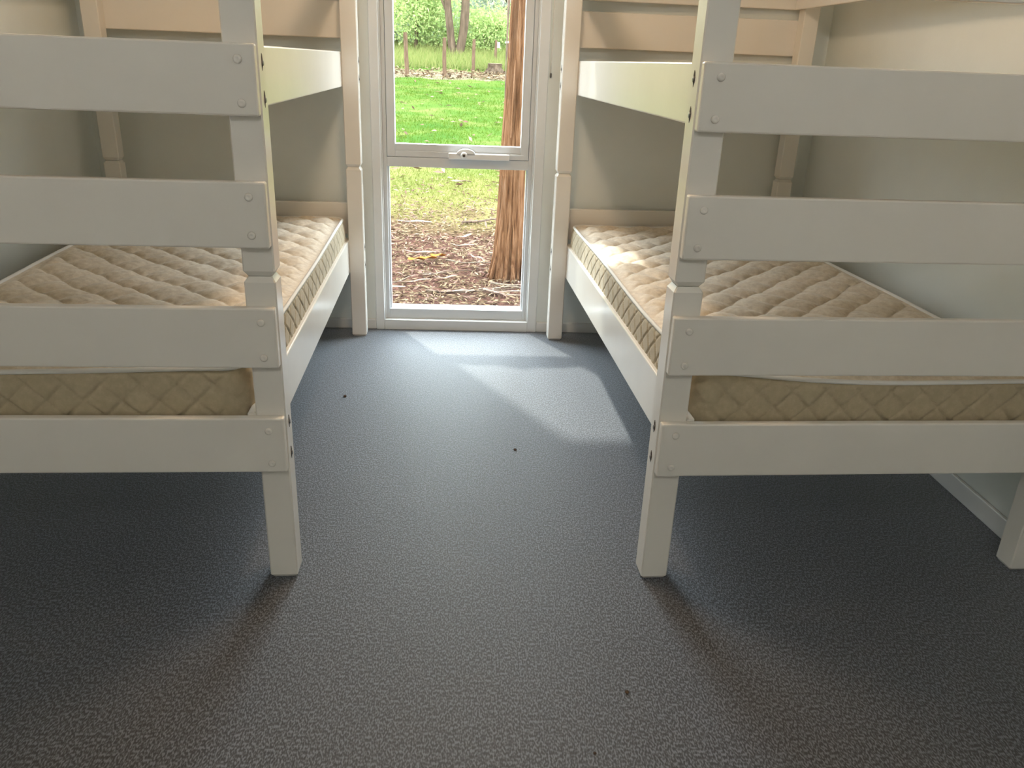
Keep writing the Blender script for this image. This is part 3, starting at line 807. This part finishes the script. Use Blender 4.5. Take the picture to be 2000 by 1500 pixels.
# fence posts
POSTS = [(-1.687, 22.58, 1.06, 0.055, 'thick leaning fence post furthest left in the window view'),
         (-0.730, 23.12, 0.95, 0.052, 'fence post left of the forked tree'),
         (0.046, 24.56, 0.86, 0.048, 'fence post right of the forked tree'),
         (0.748, 27.05, 0.70, 0.042, 'fence post with the white plate behind the stump'),
         (1.130, 27.37, 0.60, 0.052, 'short fence post with a white cap beside the near trunk')]
for kk, (px, py, hh, rd, lb) in enumerate(POSTS):
    z0 = float(zg(px, py))
    fp = tag(empty('fence_post', (px, py, z0 - .05)), lb, 'post', 'timber fence posts')
    ln = (-.04, 0, 0.015, .01, 0)[kk]
    trunk_obj('post_shaft', [(0, 0, 0), (ln * .5, 0, hh * .5), (ln, 0, hh + .05)], [rd * 1.05, rd, rd * .9], M['post'], 12, 0.06, fp, 5)
    lathe_obj('post_top', [(rd * .9, 0), (rd * .7, .012), (.005, .014)], M['post'], fp, 12).location = (ln, 0, hh + .048)
    if kk == 3:
        box('sign_plate', .045, .13, -.02, -.005, hh - .16, hh + .0, M['sign'], fp, .004)['label'] = 'small white plate'
    if kk == 4:
        lathe_obj('post_cap', [(.085, 0), (.09, .015), (.06, .05), (.01, .055)], M['sign'], fp, 16).location = (0, 0, hh + .04)

# stump
sx, sy2 = 0.665, 24.45
st = tag(empty('tree_stump', (sx, sy2, float(zg(sx, sy2)) - .05)), 'sawn tree stump with spreading roots near the fence', 'stump')
trunk_obj('stump_wood', [(0, 0, 0), (0, 0, .1), (0, 0, .2), (0, 0, .30)], [.27, .22, .195, .20], M['greybark'], 24, 0.12, st, 7)
lathe_obj('cut_face', [(.196, 0), (.19, .012), (.01, .014)], M['stick'], st, 24).location = (0, 0, .295)
for an in (0.1, 2.9, 3.7, 4.4, 5.2):
    tube_obj('root', [(.15 * math.cos(an), .15 * math.sin(an), .16), (.24 * math.cos(an), .24 * math.sin(an), .08), (.36 * math.cos(an), .36 * math.sin(an), .02)], np.array([.06, .05, .02]), M['greybark'], st, 7)

# trees
def crown_pts(n, c, rad, clusters, tight):
    cc = rng.normal(size=(clusters, 3)); cc /= np.linalg.norm(cc, axis=1)[:, None]; cc *= rng.uniform(.25, 1, clusters)[:, None] ** .5
    cc = cc * rad + np.asarray(c)
    ids = rng.integers(0, clusters, n)
    return cc[ids] + rng.normal(0, tight, (n, 3))

# forked tree
vx, vy = -0.534, 28.8; vz = float(zg(vx, vy))
vt = tag(empty('forked_tree', (vx, vy, vz - .1)), 'dark forked tree standing behind the fence posts', 'tree')
trunk_obj('trunk', [(-.10, 0, 0), (-.12, 0, .35), (-.17, 0, .75), (-.215, 0, 1.2), (-.28, 0, 1.8), (-.45, .1, 3.2), (-.9, .3, 5.5)], [.18, .14, .125, .12, .115, .09, .05], M['greybark'], 18, .05, vt)
trunk_obj('trunk', [(.06, 0, 0), (.12, 0, .3), (.2, 0, .65), (.27, 0, 1.05), (.305, 0, 1.5), (.32, 0, 2.2), (.45, -.1, 4), (.9, -.2, 6)], [.18, .15, .145, .14, .14, .125, .1, .05], M['greybark'], 18, .05, vt)
tube_obj('branch', [(-.22, 0, 1.25), (-.34, 0, 1.55), (-.5, 0, 1.9), (-.8, .1, 2.6), (-1.3, .2, 3.5)], np.array([.05, .045, .04, .035, .02]), M['greybark'], vt, 8)
P = crown_pts(9000, (0, 0.2, 5.6), (3.0, 2.6, 2.4), 70, .38)
V, Fq = leaf_cards(P, .20, .07)
link_mesh('crown', np_mesh('crown', V, Fq), M['leafA'], vt)

TREES = [ # x, y, crown centre height, radii, n, leaf material, trunk radius, label
    (-6.5, 34, 3.4, (2.6, 2.2, 3.2), 9000, 'leafC', .14, 'grey-green gum tree furthest left beyond the fence'),
    (-2.9, 33, 2.6, (1.7, 1.5, 2.6), 9000, 'leafA', .10, 'mid green tree at the left of the window view'),
    (-2.0, 30.5, 1.5, (1.2, 1.0, 1.2), 5500, 'leafB', .06, 'bright green bushy sapling left of the forked tree'),
    (-0.4, 35.5, 3.0, (2.0, 1.6, 3.0), 11000, 'leafA', .12, 'mid green tree directly behind the forked tree'),
    (1.2, 33.5, 2.4, (1.6, 1.4, 2.4), 9000, 'leafC', .09, 'grey-green tree right of the forked tree'),
    (2.9, 35, 3.0, (2.0, 1.8, 3.0), 10000, 'leafA', .12, 'dense green tree behind the near brown trunk'),
    (6.8, 36, 3.6, (2.8, 2.4, 3.4), 9000, 'leafC', .15, 'grey-green gum tree furthest right beyond the fence'),
    (0.3, 31.0, 0.75, (1.5, .8, .7), 4500, 'leafB', .04, 'low bright shrub at the right of the forked trunk'),
    (-4.2, 31.5, 1.0, (1.3, .9, 1.0), 4500, 'leafC', .05, 'low grey-green shrub left of the thick post'),
    (-10.5, 37, 3.8, (3.2, 2.6, 3.6), 8000, 'leafA', .16, 'broad green tree outside the left of the window view'),
    (10.8, 38, 3.8, (3.2, 2.6, 3.6), 8000, 'leafA', .16, 'broad green tree outside the right of the window view'),
    (-1.6, 42, 5.2, (4.5, 2.2, 4.6), 14000, 'leafC', .18, 'tall pale gum closing the view behind the left trees'),
    (4.6, 43, 5.2, (4.5, 2.2, 4.6), 14000, 'leafC', .18, 'tall pale gum closing the view behind the right trees'),
]
for tx, ty, hc, rad, n, lm, tr_, lb in TREES:
    z0 = float(zg(tx, ty))
    low = hc < 1.6
    t = tag(empty('shrub' if low else 'background_tree', (tx, ty, z0 - .1)), lb, 'shrub' if low else 'tree', 'shrubs beyond the fence' if low else 'trees beyond the fence')
    wob = rng.uniform(-.25, .25, 3)
    trunk_obj('trunk', [(0, 0, 0), (wob[0] * .3, 0, hc * .35), (wob[1], 0, hc * .8), (wob[2] * 1.5, 0, hc * 1.5)], [tr_ * 1.2, tr_, tr_ * .8, tr_ * .3], M['greybark'], 12, .05, t, 5)
    P = crown_pts(int(n * 1.8), (0, 0, hc), rad, max(30, n // 120), .30 if low else .42)
    P = P[P[:, 2] > 0.05]
    V, Fq = leaf_cards(P, .12, .055)
    link_mesh('crown', np_mesh('crown', V, Fq), M[lm], t)

# ------------------------------------------------------------------ crumbs on the carpet
for (cx, cy2, r_, lb) in ((0.350, 1.300, .0045, 'dark crumb on the carpet at the lower right of the aisle'), (0.258, 1.141, .003, 'tiny dark crumb nearest the viewer on the carpet'),
                          (-0.47, 2.87, .006, 'dark crumb on the carpet beside the left bed rail'), (0.170, 2.429, .005, 'dark crumb in the middle of the aisle carpet')):
    bm = bmesh.new(); bmesh.ops.create_icosphere(bm, subdivisions=2, radius=r_)
    for v in bm.verts:
        v.co *= 1 + .35 * math.sin(v.co.x * 900 + v.co.z * 700) * math.cos(v.co.y * 800)
        v.co.z *= .6
    o = bm_obj('carpet_crumb', bm, M['darkstick'])
    o.location = (cx, cy2, r_ * .5)
    tag(o, lb, 'crumb', 'crumbs on the carpet')
